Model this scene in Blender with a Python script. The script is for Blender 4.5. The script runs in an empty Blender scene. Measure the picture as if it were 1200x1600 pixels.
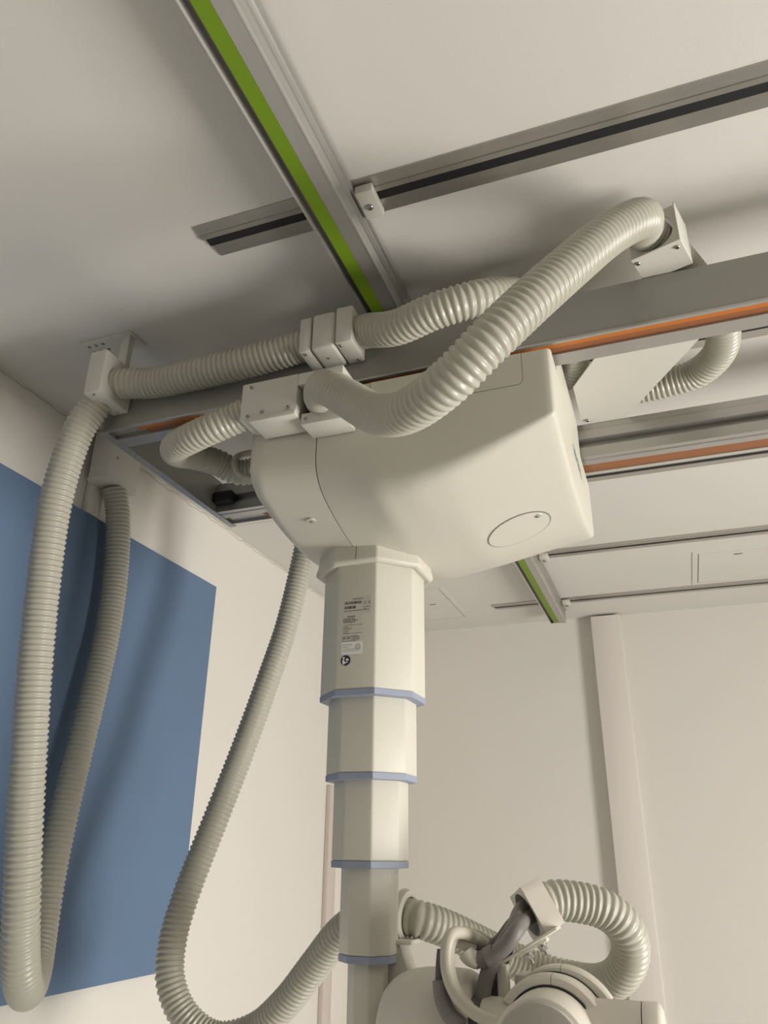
import bpy, bmesh, math, random
from mathutils import Vector, Matrix

random.seed(4)
S = bpy.context.scene
COL = S.collection

# ------------------------------------------------------------------ camera
CZ = 1.75                      # lens height above the floor
CEIL = 1.12                    # ceiling above the lens
F, CX, CY = 1200.0, 600.0, 800.0
RM = Matrix(((0.9390127, 0.13099786, 0.31795393),
             (0.34369962, -0.38766152, -0.85532983),
             (0.01121213, 0.91244622, -0.40904301)))
cam_data = bpy.data.cameras.new('camera')
cam_data.sensor_fit = 'VERTICAL'
cam_data.sensor_height = 36.0
cam_data.lens = 27.0
cam_data.clip_start = 0.02
cam = bpy.data.objects.new('camera', cam_data)
COL.objects.link(cam)
M4 = RM.to_4x4()
M4.translation = Vector((0, 0, CZ))
cam.matrix_world = M4
S.camera = cam

# ------------------------------------------------------------------ light, exposure
S.view_settings.view_transform = 'Standard'
S.view_settings.look = 'None'
S.view_settings.gamma = 1.0
S.view_settings.use_curve_mapping = False
S.view_settings.exposure = 0.28
world = bpy.data.worlds.new('world')
S.world = world
world.use_nodes = True
world.node_tree.nodes['Background'].inputs['Color'].default_value = (1.0, 0.96, 0.9, 1)
world.node_tree.nodes['Background'].inputs['Strength'].default_value = 0.05

WX0, WX1, WY0, WY1 = -1.484, 3.0, -5.0, 3.91      # room plan
LIGHT_HOLE = (0.62, 1.72, -CZ + 0.02, 0.15)               # unseen doorway added in the right wall for the light: y0 y1 z0 z1 (from the lens)
def area(name, loc, target, sx, sy, power, color):
    l = bpy.data.lights.new(name, 'AREA')
    l.shape = 'RECTANGLE'; l.size = sx; l.size_y = sy; l.energy = power; l.color = color
    o = bpy.data.objects.new(name, l); COL.objects.link(o)
    o.location = loc
    o.rotation_euler = (Vector(target) - Vector(loc)).to_track_quat('-Z', 'Y').to_euler()
    return o
area('added_doorway_light', (WX1 + 0.12, (LIGHT_HOLE[0] + LIGHT_HOLE[1]) / 2, (LIGHT_HOLE[2] + LIGHT_HOLE[3]) / 2 + CZ),
     (0, (LIGHT_HOLE[0] + LIGHT_HOLE[1]) / 2, (LIGHT_HOLE[2] + LIGHT_HOLE[3]) / 2 + CZ), LIGHT_HOLE[1] - LIGHT_HOLE[0], LIGHT_HOLE[3] - LIGHT_HOLE[2], 135, (1.0, 0.955, 0.895))  # low side source inferred from the shading; the doorway around it is added

# ------------------------------------------------------------------ pixel helpers (photo is 1200 x 1600)
def ray(p):
    return RM @ Vector((p[0] - CX, -(p[1] - CY), -F))
def on_x(p, x): r = ray(p); return r * (x / r.x)
def on_y(p, y): r = ray(p); return r * (y / r.y)
def on_z(p, z): r = ray(p); return r * (z / r.z)
def at(px, py, d): return ray((px, py)) * (d / F)

# ------------------------------------------------------------------ materials
def mat(name, col, rough=0.5, metal=0.0, var=0.0, vscale=6.0, bump=0.0, bscale=200.0, coat=0.0, aniso=None, spec=0.5):
    m = bpy.data.materials.new(name); m.use_nodes = True
    nt = m.node_tree; b = nt.nodes['Principled BSDF']
    b.inputs['Roughness'].default_value = rough
    b.inputs['Metallic'].default_value = metal
    b.inputs['Coat Weight'].default_value = coat
    b.inputs['Specular IOR Level'].default_value = spec
    tc = nt.nodes.new('ShaderNodeTexCoord')
    src = tc.outputs['Object']
    if aniso:
        mp = nt.nodes.new('ShaderNodeMapping'); mp.inputs['Scale'].default_value = aniso
        nt.links.new(src, mp.inputs['Vector']); src = mp.outputs['Vector']
    n = nt.nodes.new('ShaderNodeTexNoise')
    n.inputs['Scale'].default_value = vscale; n.inputs['Detail'].default_value = 4
    nt.links.new(src, n.inputs['Vector'])
    mix = nt.nodes.new('ShaderNodeMixRGB')
    mix.inputs[1].default_value = tuple(c * (1 - var) for c in col) + (1,)
    mix.inputs[2].default_value = tuple(min(1, c * (1 + var)) for c in col) + (1,)
    nt.links.new(n.outputs['Fac'], mix.inputs[0])
    nt.links.new(mix.outputs[0], b.inputs['Base Color'])
    if bump:
        n2 = nt.nodes.new('ShaderNodeTexNoise'); n2.inputs['Scale'].default_value = bscale
        nt.links.new(src, n2.inputs['Vector'])
        bp = nt.nodes.new('ShaderNodeBump'); bp.inputs['Strength'].default_value = bump
        bp.inputs['Distance'].default_value = 0.002
        nt.links.new(n2.outputs['Fac'], bp.inputs['Height'])
        nt.links.new(bp.outputs['Normal'], b.inputs['Normal'])
    return m
M = {
    'wall': mat('wall_paint', (0.73, 0.705, 0.655), 0.85, var=0.02, vscale=1.5, bump=0.25, bscale=140),
    'ceiling': mat('ceiling_paint', (0.70, 0.68, 0.64), 0.9, var=0.025, vscale=1.2, bump=0.08, bscale=260),
    'floor': mat('floor_vinyl', (0.33, 0.33, 0.315), 0.5, var=0.06, vscale=30),
    'grey_wall': mat('grey_wall_paint', (0.36, 0.37, 0.37), 0.8, var=0.02, vscale=1.5),
    'trunk': mat('trunking_plastic', (0.75, 0.705, 0.655), 0.5, var=0.01),
    'door': mat('door_laminate', (0.74, 0.69, 0.63), 0.45, var=0.015),
    'frame': mat('door_frame_paint', (0.60, 0.53, 0.48), 0.45, var=0.02),
    'blue': mat('blue_fabric', (0.13, 0.203, 0.325), 0.9, var=0.05, vscale=2.5, bump=0.3, bscale=500),
    'cream': mat('cream_lacquer', (0.63, 0.61, 0.53), 0.42, var=0.008, vscale=3, bump=0.04, bscale=400),
    'white_metal': mat('white_powder_coat', (0.64, 0.625, 0.565), 0.5, var=0.012, vscale=8, bump=0.08, bscale=500),
    'hose': mat('hose_plastic', (0.46, 0.445, 0.375), 0.33, var=0.04, vscale=5, spec=0.55),
    'band': mat('blue_grey_plastic', (0.30, 0.34, 0.45), 0.45, var=0.01),
    'alu': mat('anodised_aluminium', (0.50, 0.49, 0.47), 0.38, 0.75, var=0.05, vscale=20, aniso=(1, 1, 60)),
    'alu_bright': mat('bright_aluminium', (0.72, 0.71, 0.68), 0.3, 0.85, var=0.03, vscale=20),
    'alu_brushed': mat('brushed_aluminium', (0.50, 0.475, 0.44), 0.36, 0.8, var=0.12, vscale=14, aniso=(1.2, 30, 30)),
    'beam': mat('grey_beam_lacquer', (0.36, 0.352, 0.325), 0.42, 0.15, var=0.02, vscale=3),
    'green': mat('green_strip', (0.16, 0.28, 0.004), 0.5, var=0.03),
    'orange': mat('orange_strip', (0.52, 0.16, 0.015), 0.45, var=0.03),
    'brown': mat('terracotta_strip', (0.30, 0.115, 0.045), 0.5, var=0.04),
    'black': mat('black_plastic', (0.012, 0.012, 0.013), 0.6, var=0.1),
    'screw': mat('screw_steel', (0.42, 0.41, 0.40), 0.32, 0.9, var=0.05),
    'steel': mat('zinc_steel', (0.62, 0.61, 0.59), 0.25, 1.0, var=0.08, vscale=40),
    'dark_gap': mat('dark_rubber', (0.02, 0.02, 0.02), 0.8, var=0.05),
    'label': mat('label_foil', (0.60, 0.58, 0.52), 0.4, var=0.01),
    'ink': mat('label_ink', (0.03, 0.03, 0.03), 0.6, var=0.05),
    'ink_grey': mat('label_ink_grey', (0.22, 0.215, 0.19), 0.6, var=0.05),
    'sign_blue': mat('sign_dark_blue', (0.02, 0.025, 0.05), 0.5, var=0.02),
    'sign_white': mat('sign_white', (0.85, 0.85, 0.83), 0.5, var=0.01),
    'teal': mat('teal_print', (0.01, 0.25, 0.24), 0.5, var=0.02),
    'cable': mat('grey_cable_rubber', (0.20, 0.185, 0.175), 0.5, var=0.08, vscale=30),
    'cable_dark': mat('dark_cable_rubber', (0.09, 0.085, 0.085), 0.5, var=0.08, vscale=30),
    'sheath': mat('beige_cable_sheath', (0.56, 0.525, 0.44), 0.35, var=0.05, vscale=12),
    'tube': mat('tube_housing_lacquer', (0.66, 0.625, 0.55), 0.4, var=0.008),
    'tube_grey': mat('tube_grey_lacquer', (0.44, 0.42, 0.37), 0.45, var=0.01),
    'caulk': mat('old_caulk', (0.42, 0.40, 0.36), 0.9, var=0.15, vscale=40),
}

# ------------------------------------------------------------------ object helpers
ORG = {}
def tag(o, label=None, cat=None, group=None, kind=None):
    if label: o['label'] = label
    if cat: o['category'] = cat
    if group: o['group'] = group
    if kind: o['kind'] = kind
    return o
def root(name, loc, label, cat, group=None):
    """an Empty at the base of a thing; loc is measured from the lens"""
    o = bpy.data.objects.new(name, None); COL.objects.link(o)
    o.empty_display_size = 0.05
    p = Vector(loc) + Vector((0, 0, CZ)); o.location = p; ORG[o.name] = p
    return tag(o, label, cat, group)
def link(name, me, m, parent=None, pos=None, rot=None, scale=None):
    o = bpy.data.objects.new(name, me); COL.objects.link(o)
    if m and not me.materials: me.materials.append(m)
    if parent:
        o.parent = parent
    if pos is not None:
        wp = Vector(pos) + Vector((0, 0, CZ))
        o.location = wp - (ORG[parent.name] if parent else Vector())
        ORG[o.name] = wp
    else:
        ORG[o.name] = ORG[parent.name] if parent else Vector()
    if rot is not None: o.rotation_euler = rot
    if scale is not None: o.scale = scale
    return o
def build(name, verts, faces, m, parent=None, smooth=None):
    """verts measured from the lens"""
    W = [Vector(v) + Vector((0, 0, CZ)) for v in verts]
    if parent:
        org = ORG[parent.name]
    else:
        xs = [v.x for v in W]; ys = [v.y for v in W]; zs = [v.z for v in W]
        org = Vector(((min(xs) + max(xs)) / 2, (min(ys) + max(ys)) / 2, min(zs)))
    me = bpy.data.meshes.new(name)
    me.from_pydata([tuple(v - org) for v in W], [], faces)
    bm = bmesh.new(); bm.from_mesh(me)
    bmesh.ops.recalc_face_normals(bm, faces=bm.faces[:])
    bm.to_mesh(me); bm.free()
    if smooth is not None:
        me.shade_smooth(); me.set_sharp_from_angle(angle=math.radians(smooth))
    me.materials.append(M[m])
    o = bpy.data.objects.new(name, me); COL.objects.link(o)
    if parent: o.parent = parent
    else: o.location = org
    ORG[o.name] = org
    return o
def bm_geo(bm):
    bm.verts.ensure_lookup_table(); bm.verts.index_update()
    v = [tuple(x.co) for x in bm.verts]; f = [[q.index for q in x.verts] for x in bm.faces]
    bm.free(); return v, f
def bevel_geo(v, f, w, seg=2, ang=30):
    bm = bmesh.new()
    bv = [bm.verts.new(x) for x in v]
    for q in f: bm.faces.new([bv[i] for i in q])
    bmesh.ops.recalc_face_normals(bm, faces=bm.faces[:])
    es = [e for e in bm.edges if len(e.link_faces) == 2 and e.calc_face_angle() > math.radians(ang)]
    bmesh.ops.bevel(bm, geom=es, offset=w, segments=seg, affect='EDGES', profile=0.5)
    return bm_geo(bm)
def box_geo(a, b):
    x0, y0, z0 = a; x1, y1, z1 = b
    v = [(x0, y0, z0), (x1, y0, z0), (x1, y1, z0), (x0, y1, z0), (x0, y0, z1), (x1, y0, z1), (x1, y1, z1), (x0, y1, z1)]
    f = [(0, 3, 2, 1), (4, 5, 6, 7), (0, 1, 5, 4), (1, 2, 6, 5), (2, 3, 7, 6), (3, 0, 4, 7)]
    return v, f
def box(name, a, b, m, parent=None, bev=0.0, seg=2, basis=None, origin=None):
    v, f = box_geo(a, b)
    if bev: v, f = bevel_geo(v, f, bev, seg)
    if basis: v = [tuple(Vector(origin) + basis[0] * q[0] + basis[1] * q[1] + basis[2] * q[2]) for q in v]
    return build(name, v, f, m, parent, 40 if bev else None)
def prism(name, prof, axis, a0, a1, m, parent=None, bev=0.0, smooth=None, seg=2):
    """prof: 2D polygon; axis 'x': prof=(y,z); 'y': prof=(x,z); 'z': prof=(x,y)"""
    def mk(p, a):
        return {'x': (a, p[0], p[1]), 'y': (p[0], a, p[1]), 'z': (p[0], p[1], a)}[axis]
    n = len(prof)
    v = [mk(p, a0) for p in prof] + [mk(p, a1) for p in prof]
    f = [tuple(range(n)), tuple(range(2 * n - 1, n - 1, -1))] + [(i, (i + 1) % n, n + (i + 1) % n, n + i) for i in range(n)]
    if bev: v, f = bevel_geo(v, f, bev, seg)
    return build(name, v, f, m, parent, smooth if smooth else (40 if bev else None))
def poly_prism3(name, base, off, m, parent=None, bev=0.0):
    n = len(base); off = Vector(off)
    v = [tuple(p) for p in base] + [tuple(Vector(p) + off) for p in base]
    f = [tuple(range(n)), tuple(range(2 * n - 1, n - 1, -1))] + [(i, (i + 1) % n, n + (i + 1) % n, n + i) for i in range(n)]
    if bev: v, f = bevel_geo(v, f, bev, 2)
    return build(name, v, f, m, parent, 40 if bev else None)
def frame_of(n):
    n = Vector(n).normalized()
    u = n.cross(Vector((0, 0, 1)))
    if u.length < 1e-4: u = Vector((1, 0, 0))
    u.normalize(); w = n.cross(u).normalized()
    return u, w, n
def lathe_geo(prof, origin, axis, seg=32, a0=0.0, a1=2 * math.pi, closed_prof=False):
    """prof: (radius, height along axis)"""
    u, w, n = frame_of(axis); o = Vector(origin)
    full = abs(a1 - a0 - 2 * math.pi) < 1e-6
    k = seg if full else seg + 1
    v = []; f = []
    for i in range(k):
        a = a0 + (a1 - a0) * i / seg
        d = u * math.cos(a) + w * math.sin(a)
        for r, h in prof: v.append(tuple(o + d * r + n * h))
    P = len(prof)
    for i in range(seg):
        j = (i + 1) % k
        for q in range(P if closed_prof else P - 1):
            q2 = (q + 1) % P
            f.append((i * P + q, i * P + q2, j * P + q2, j * P + q))
    if not full and closed_prof:
        f.append(tuple(range(P))); f.append(tuple(range((k - 1) * P + P - 1, (k - 1) * P - 1, -1)))
    return v, f
def lathe(name, prof, origin, axis, m, parent=None, seg=32, smooth=35, closed_prof=False, a0=0.0, a1=2 * math.pi):
    if not closed_prof and a1 - a0 > 6.28:
        prof = [(max(r, 1e-4), h) for r, h in prof]
    v, f = lathe_geo(prof, origin, axis, seg, a0, a1, closed_prof)
    return build(name, v, f, m, parent, smooth)
def spline(pts, step=0.01):
    P = [Vector(p) for p in pts]
    P = [P[0] * 2 - P[1]] + P + [P[-1] * 2 - P[-2]]
    out = []
    for i in range(1, len(P) - 2):
        p0, p1, p2, p3 = P[i - 1], P[i], P[i + 1], P[i + 2]
        t0 = 0.0; t1 = t0 + math.sqrt((p1 - p0).length) + 1e-6; t2 = t1 + math.sqrt((p2 - p1).length) + 1e-6; t3 = t2 + math.sqrt((p3 - p2).length) + 1e-6
        for k in range(24):
            t = t1 + (t2 - t1) * k / 24
            A1 = p0 * ((t1 - t) / (t1 - t0)) + p1 * ((t - t0) / (t1 - t0))
            A2 = p1 * ((t2 - t) / (t2 - t1)) + p2 * ((t - t1) / (t2 - t1))
            A3 = p2 * ((t3 - t) / (t3 - t2)) + p3 * ((t - t2) / (t3 - t2))
            B1 = A1 * ((t2 - t) / (t2 - t0)) + A2 * ((t - t0) / (t2 - t0))
            B2 = A2 * ((t3 - t) / (t3 - t1)) + A3 * ((t - t1) / (t3 - t1))
            out.append(B1 * ((t2 - t) / (t2 - t1)) + B2 * ((t - t1) / (t2 - t1)))
    out.append(P[-2])
    # smooth a little, keep the ends
    for _ in range(6):
        out = [out[0]] + [(out[i - 1] + out[i] * 2 + out[i + 1]) / 4 for i in range(1, len(out) - 1)] + [out[-1]]
    L = [0.0]
    for i in range(1, len(out)): L.append(L[-1] + (out[i] - out[i - 1]).length)
    n = max(2, int(round(L[-1] / step)))
    res = []; j = 0
    for k in range(n + 1):
        s = L[-1] * k / n
        while j < len(L) - 2 and L[j + 1] < s: j += 1
        q = (s - L[j]) / max(1e-9, L[j + 1] - L[j])
        res.append(out[j].lerp(out[j + 1], q))
    return res, L[-1] / n
def tube_geo(pts, rads, seg=16, caps=True):
    n = len(pts); v = []; f = []
    T = []
    for i in range(n):
        t = pts[min(n - 1, i + 1)] - pts[max(0, i - 1)]
        T.append(t.normalized())
    u = T[0].cross(Vector((0.3, 0.2, 1))).normalized()
    for i in range(n):
        u = (u - T[i] * u.dot(T[i])).normalized(); w = T[i].cross(u)
        for k in range(seg):
            a = 2 * math.pi * k / seg
            v.append(tuple(pts[i] + (u * math.cos(a) + w * math.sin(a)) * rads[i]))
    for i in range(n - 1):
        for k in range(seg):
            k2 = (k + 1) % seg
            f.append((i * seg + k, i * seg + k2, (i + 1) * seg + k2, (i + 1) * seg + k))
    if caps:
        f.append(tuple(range(seg))); f.append(tuple(range((n - 1) * seg, n * seg)))
    return v, f
HR = 0.0345
PITCH = 0.0118
def hose(pts, label, group=None, r=HR, pitch=PITCH, amp=0.0036, parent=None, seg=28):
    P, st = spline(pts, pitch / 8)
    rads = []
    for i in range(len(P)):
        c = 0.5 + 0.5 * math.cos(2 * math.pi * (i % 8) / 8)
        rads.append(r - amp * (1 - c ** 0.75))
    v, f = tube_geo(P, rads, seg)
    o = build('corrugated_hose', v, f, 'hose', parent, 75)
    return tag(o, label, 'hose', group)
def cable(name, pts, r, m, parent=None, seg=14):
    P, st = spline(pts, 0.006)
    v, f = tube_geo(P, [r] * len(P), seg)
    return build(name, v, f, m, parent, 60)
# one screw mesh: a round head with a hexagonal socket, axis +Z, head radius 1
def make_screw_mesh():
    v = []; f = []
    N = 18
    rings = [(1.0, -0.3), (1.0, 0.55), (0.82, 0.75), (0.55, 0.75), (0.5, 0.25)]
    for r, h in rings:
        for k in range(N):
            a = 2 * math.pi * k / N
            rr = r
            if r <= 0.55:
                b = (a % (math.pi / 3)) - math.pi / 6
                rr = r * 0.87 / math.cos(b)
            v.append((rr * math.cos(a), rr * math.sin(a), h))
    for i in range(len(rings) - 1):
        for k in range(N):
            f.append((i * N + k, i * N + (k + 1) % N, (i + 1) * N + (k + 1) % N, (i + 1) * N + k))
    f.append(tuple(range((len(rings) - 1) * N, len(rings) * N)))
    me = bpy.data.meshes.new('screw'); me.from_pydata(v, [], f)
    me.shade_smooth(); me.set_sharp_from_angle(angle=math.radians(35))
    me.materials.append(M['screw'])
    return me
SCREW = make_screw_mesh()
def screw(parent, pos, normal, r=0.004, name='screw'):
    q = Vector(normal).to_track_quat('Z', 'Y').to_euler()
    return link(name, SCREW, None, parent, pos, q, (r, r, r))
def text_geo(s, size):
    c = bpy.data.curves.new('lettering', 'FONT'); c.body = s; c.size = size; c.align_x = 'LEFT'; c.resolution_u = 2
    o = bpy.data.objects.new('lettering', c); COL.objects.link(o)
    dg = bpy.context.evaluated_depsgraph_get(); dg.update()
    me = bpy.data.meshes.new_from_object(o.evaluated_get(dg))
    v = [tuple(x.co) for x in me.vertices]; f = [tuple(p.vertices) for p in me.polygons]
    bpy.data.objects.remove(o); bpy.data.curves.remove(c); bpy.data.meshes.remove(me)
    return v, f
def text_on(name, s, width, origin, u, w, m, parent, height=None, bold=0.0):
    v, f = text_geo(s, 1.0)
    x0 = min(q[0] for q in v); x1 = max(q[0] for q in v); y0 = min(q[1] for q in v); y1 = max(q[1] for q in v)
    sx = width / (x1 - x0); sy = height / (y1 - y0) if height else sx
    o = Vector(origin); u = Vector(u); w = Vector(w)
    V = [tuple(o + u * ((q[0] - x0) * sx) + w * ((q[1] - y0) * sy)) for q in v]
    return build(name, V, f, m, parent)
def struct(o):
    o['kind'] = 'structure'; return o

# ================================================================== THE ROOM
struct(box('floor', (WX0 - 0.1, WY0 - 0.1, -CZ - 0.1), (WX1 + 0.1, WY1 + 0.1, -CZ), 'floor'))
struct(box('ceiling', (WX0 - 0.1, WY0 - 0.1, CEIL), (WX1 + 0.1, WY1 + 0.1, CEIL + 0.1), 'ceiling'))
wall_left = struct(box('wall_left', (WX0 - 0.1, WY0, -CZ), (WX0, WY1, CEIL), 'wall'))
struct(box('wall_back', (WX0 - 0.1, WY1, -CZ), (WX1 + 0.1, WY1 + 0.1, CEIL), 'wall'))
struct(box('wall_front', (WX0 - 0.1, WY0 - 0.1, -CZ), (WX1 + 0.1, WY0, CEIL), 'grey_wall'))
def wall_with_hole(name, x0, x1, hole):
    y0, y1, z0, z1 = hole
    v = []; f = []
    for a, b in [((x0, WY0, -CZ), (x1, y0, CEIL)), ((x0, y1, -CZ), (x1, WY1, CEIL)), ((x0, y0, -CZ), (x1, y1, z0)), ((x0, y0, z1), (x1, y1, CEIL))]:
        vv, ff = box_geo(a, b); k = len(v); v += vv; f += [tuple(i + k for i in q) for q in ff]
    return build(name, v, f, 'wall')
struct(wall_with_hole('wall_right', WX1, WX1 + 0.1, LIGHT_HOLE))
opening = struct(bpy.data.objects.new('added_doorway', None)); COL.objects.link(opening)  # added doorway, out of view, only there to house the side light
opening.location = (WX1, (LIGHT_HOLE[0] + LIGHT_HOLE[1]) / 2, LIGHT_HOLE[2] + CZ); ORG[opening.name] = opening.location.copy()
for a, b in [((WX1 - 0.01, LIGHT_HOLE[0] - 0.06, LIGHT_HOLE[3]), (WX1 + 0.03, LIGHT_HOLE[1] + 0.06, LIGHT_HOLE[3] + 0.06)),
             ((WX1 - 0.01, LIGHT_HOLE[0] - 0.06, -CZ), (WX1 + 0.03, LIGHT_HOLE[0], LIGHT_HOLE[3])), ((WX1 - 0.01, LIGHT_HOLE[1], -CZ), (WX1 + 0.03, LIGHT_HOLE[1] + 0.06, LIGHT_HOLE[3]))]:
    box('door_frame_post', a, b, 'frame', opening, 0.004)

# uneven caulk joint between left wall and ceiling
cv = []; cf = []
N = 160
for i in range(N):
    y = 0.9 + (WY1 - 0.9) * i / (N - 1)
    z = CEIL - 0.004 - 0.006 * abs(math.sin(i * 0.9) * math.sin(i * 0.37 + 1)) - random.random() * 0.004
    cv += [(WX0 + 0.0012, y, z), (WX0 + 0.0012, y, z + 0.0025)]
for i in range(N - 1): cf.append((2 * i, 2 * i + 2, 2 * i + 3, 2 * i + 1))
build('caulk_joint', cv, cf, 'caulk', wall_left)

# door at the far end of the left wall
door = bpy.data.objects.new('door_1', None); COL.objects.link(door)
door.location = (WX0, 3.58, 0); ORG[door.name] = door.location.copy(); struct(door)
box('door_leaf', (WX0, 3.40, -CZ), (WX0 + 0.012, 3.80, 0.24), 'door', door, 0.002)
box('door_frame_post', (WX0, 3.30, -CZ), (WX0 + 0.022, 3.385, 0.285), 'frame', door, 0.003)
box('door_frame_post', (WX0, 3.815, -CZ), (WX0 + 0.022, 3.90, 0.285), 'frame', door, 0.003)
box('door_frame_head', (WX0, 3.385, 0.255), (WX0 + 0.022, 3.815, 0.285), 'frame', door, 0.003)

# access hatches flush in the ceiling
def hatch(label, x0, x1, y0, y1, lock):
    h = root('ceiling_access_hatch', ((x0 + x1) / 2, (y0 + y1) / 2, CEIL), label, 'hatch', 'ceiling access hatches')
    t = 0.02
    v = []; f = []
    for a, b in [((x0, y0, CEIL - 0.003), (x1, y0 + t, CEIL)), ((x0, y1 - t, CEIL - 0.003), (x1, y1, CEIL)),
                 ((x0, y0 + t, CEIL - 0.003), (x0 + t, y1 - t, CEIL)), ((x1 - t, y0 + t, CEIL - 0.003), (x1, y1 - t, CEIL))]:
        vv, ff = box_geo(a, b); k = len(v); v += vv; f += [tuple(i + k for i in q) for q in ff]
    build('hatch_frame', v, f, 'ceiling', h)
    box('hatch_shadow_gap', (x0 + t, y0 + t, CEIL - 0.0006), (x1 - t, y1 - t, CEIL), 'ink_grey', h)
    g = 0.004
    box('hatch_leaf', (x0 + t + g, y0 + t + g, CEIL - 0.003), (x1 - t - g, y1 - t - g, CEIL - 0.0006), 'ceiling', h)
    lx, ly = lock
    box('lock_slot', (lx - 0.016, ly - 0.004, CEIL - 0.0036), (lx + 0.016, ly + 0.004, CEIL - 0.0028), 'ink', h)
hatch('square white access hatch between the two farthest ceiling tracks', 0.16, 0.62, 3.105, 3.52, (0.33, 3.17))
hatch('square white access hatch in ceiling behind the telescopic column', -1.36, -0.905, 3.195, 3.715, (-1.02, 3.44))

# trunking on the back wall and on the left wall
d = box('cable_trunking', (-0.322, WY1 - 0.06, -CZ), (-0.182, WY1, 1.108), 'trunk', None, 0.004)
tag(d, 'tall pale pinkish cable trunking on the back wall, floor to ceiling', 'trunking')
d = box('cable_trunking', (WX0, 1.550, 0.869), (WX0 + 0.022, 1.605, CEIL - 0.004), 'wall', None, 0.005)
tag(d, 'narrow white trunking running down left wall to the blue panel top edge', 'trunking')
# blue wall panel
bp = box('acoustic_panel', (WX0 + 0.002, 0.55, -0.309), (WX0 + 0.022, 2.235, 0.868), 'blue', None, 0.002)
tag(bp, 'large blue rectangular acoustic panel mounted on the left wall', 'wall panel')

# ================================================================== CEILING TRACKS
def track(y, label, x1=WX1 - 0.02):
    x0 = -0.756
    t = root('ceiling_track', (x0, y, CEIL), label, 'ceiling track', 'flush ceiling tracks')
    w = 0.043
    # two flanges either side of a slot
    prism('flange', [(y - w, CEIL), (y - w, CEIL - 0.003), (y - w + 0.022, CEIL - 0.004), (y - w + 0.0225, CEIL - 0.003), (y - w + 0.0235, CEIL - 0.003), (y - w + 0.024, CEIL - 0.005), (y - 0.008, CEIL - 0.005), (y - 0.008, CEIL)],
          'x', x0, x1, 'alu_brushed', t)
    prism('flange', [(y + 0.011, CEIL), (y + 0.011, CEIL - 0.005), (y + w, CEIL - 0.003), (y + w, CEIL)], 'x', x0 + 0.012, x1, 'alu_brushed', t)
    box('slot', (x0 + 0.008, y - 0.008, CEIL - 0.0046), (x1, y + 0.011, CEIL), 'black', t)
    return t
for y, lb in [(0.983, 'brushed aluminium ceiling track with black slot crossing the green rail in front of bridge'),
              (1.633, 'aluminium ceiling track above the gap between the two bridge beams'),
              (2.283, 'aluminium ceiling track just behind the rear bridge beam'),
              (2.940, 'aluminium ceiling track running between the carriage and the right access hatch'),
              (3.580, 'aluminium ceiling track closest to the back wall trunking')]:
    track(y, lb)

# ------------------------------------------------------------------ green rail
RX0, RX1, RZ = -0.500, -0.426, 1.047
RY0, RY1 = -1.2, 3.71
rail = root('ceiling_rail', (-0.463, (RY0 + RY1) / 2, RZ), 'long aluminium ceiling rail with bright green strip along its underside', 'rail')
prof = [(RX0, CEIL - 0.006), (RX0, RZ), (RX0 + 0.0035, RZ), (RX0 + 0.0035, RZ + 0.022), (RX0 + 0.016, RZ + 0.022), (RX0 + 0.016, RZ + 0.0015), (RX0 + 0.042, RZ + 0.0015), (RX0 + 0.042, RZ),
        (RX1 - 0.003, RZ), (RX1, RZ + 0.003), (RX1, RZ + 0.030), (RX1 - 0.004, RZ + 0.032), (RX1 - 0.004, RZ + 0.036), (RX1 + 0.001, RZ + 0.038), (RX1 + 0.001, RZ + 0.042),
        (RX1 - 0.003, RZ + 0.044), (RX1 - 0.003, RZ + 0.047), (RX1 + 0.001, RZ + 0.049), (RX1 + 0.001, RZ + 0.058), (RX1 + 0.006, RZ + 0.060), (RX1 + 0.006, CEIL - 0.006)]
prism('rail_profile', prof, 'y', RY0, RY1, 'alu', rail)
box('green_strip', (RX0 + 0.0165, RY0 + 0.002, RZ - 0.0005), (RX0 + 0.0415, RY1 - 0.02, RZ + 0.0012), 'green', rail)
box('edge_bead', (RX0 - 0.001, RY0, RZ - 0.001), (RX0 + 0.003, RY1, RZ + 0.002), 'alu_bright', rail)
box('edge_bead', (RX1 - 0.003, RY0, RZ - 0.001), (RX1 + 0.0005, RY1, RZ + 0.0025), 'alu_bright', rail)
box('end_cap', (RX0 + 0.002, RY1, RZ + 0.004), (RX1 - 0.002, RY1 + 0.003, CEIL - 0.006), 'dark_gap', rail)
for y in (0.983, 2.940, 3.580):
    for s, xa, xb in ((1, RX1 + 0.0075, RX1 + 0.042),):
        c = box('clamp_block', (xa, y - 0.034, CEIL - 0.026), (xb, y + 0.034, CEIL - 0.006), 'white_metal', rail, 0.003)
        screw(c, ((xa + xb) / 2, y + 0.002, CEIL - 0.0262), (0, 0, -1), 0.0065)

# ================================================================== BRIDGE (two beams and an end plate)
BX0, BX1 = -1.123, 2.35
BT, BB = 0.97, 0.87
FY0, FY1 = 1.200, 1.275
GY0, GY1 = 1.672, 1.775
bridge = root('ceiling_bridge', (0.6, 1.49, BB), 'grey two-beam travelling bridge with orange strips hanging across the green rail', 'bridge')
fb = prism('front_beam', [(FY0, BB), (FY0, BT), (FY1, BT), (FY1, BB), (FY1 - 0.036, BB), (FY1 - 0.036, BB + 0.010), (FY0 + 0.006, BB + 0.010), (FY0 + 0.006, BB)],
           'x', BX0, BX1, 'beam', bridge)
box('front_lip', (BX0 + 0.002, FY0 - 0.0012, BB - 0.0008), (BX1, FY0 + 0.0058, BB + 0.004), 'alu', fb)
box('orange_strip', (-1.045, FY0 + 0.0065, BB + 0.001), (BX1, FY0 + 0.019, BB + 0.0098), 'orange', fb)
box('terracotta_strip', (-1.03, FY0 + 0.0205, BB + 0.004), (BX1, FY0 + 0.0385, BB + 0.0098), 'brown', fb)
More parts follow.
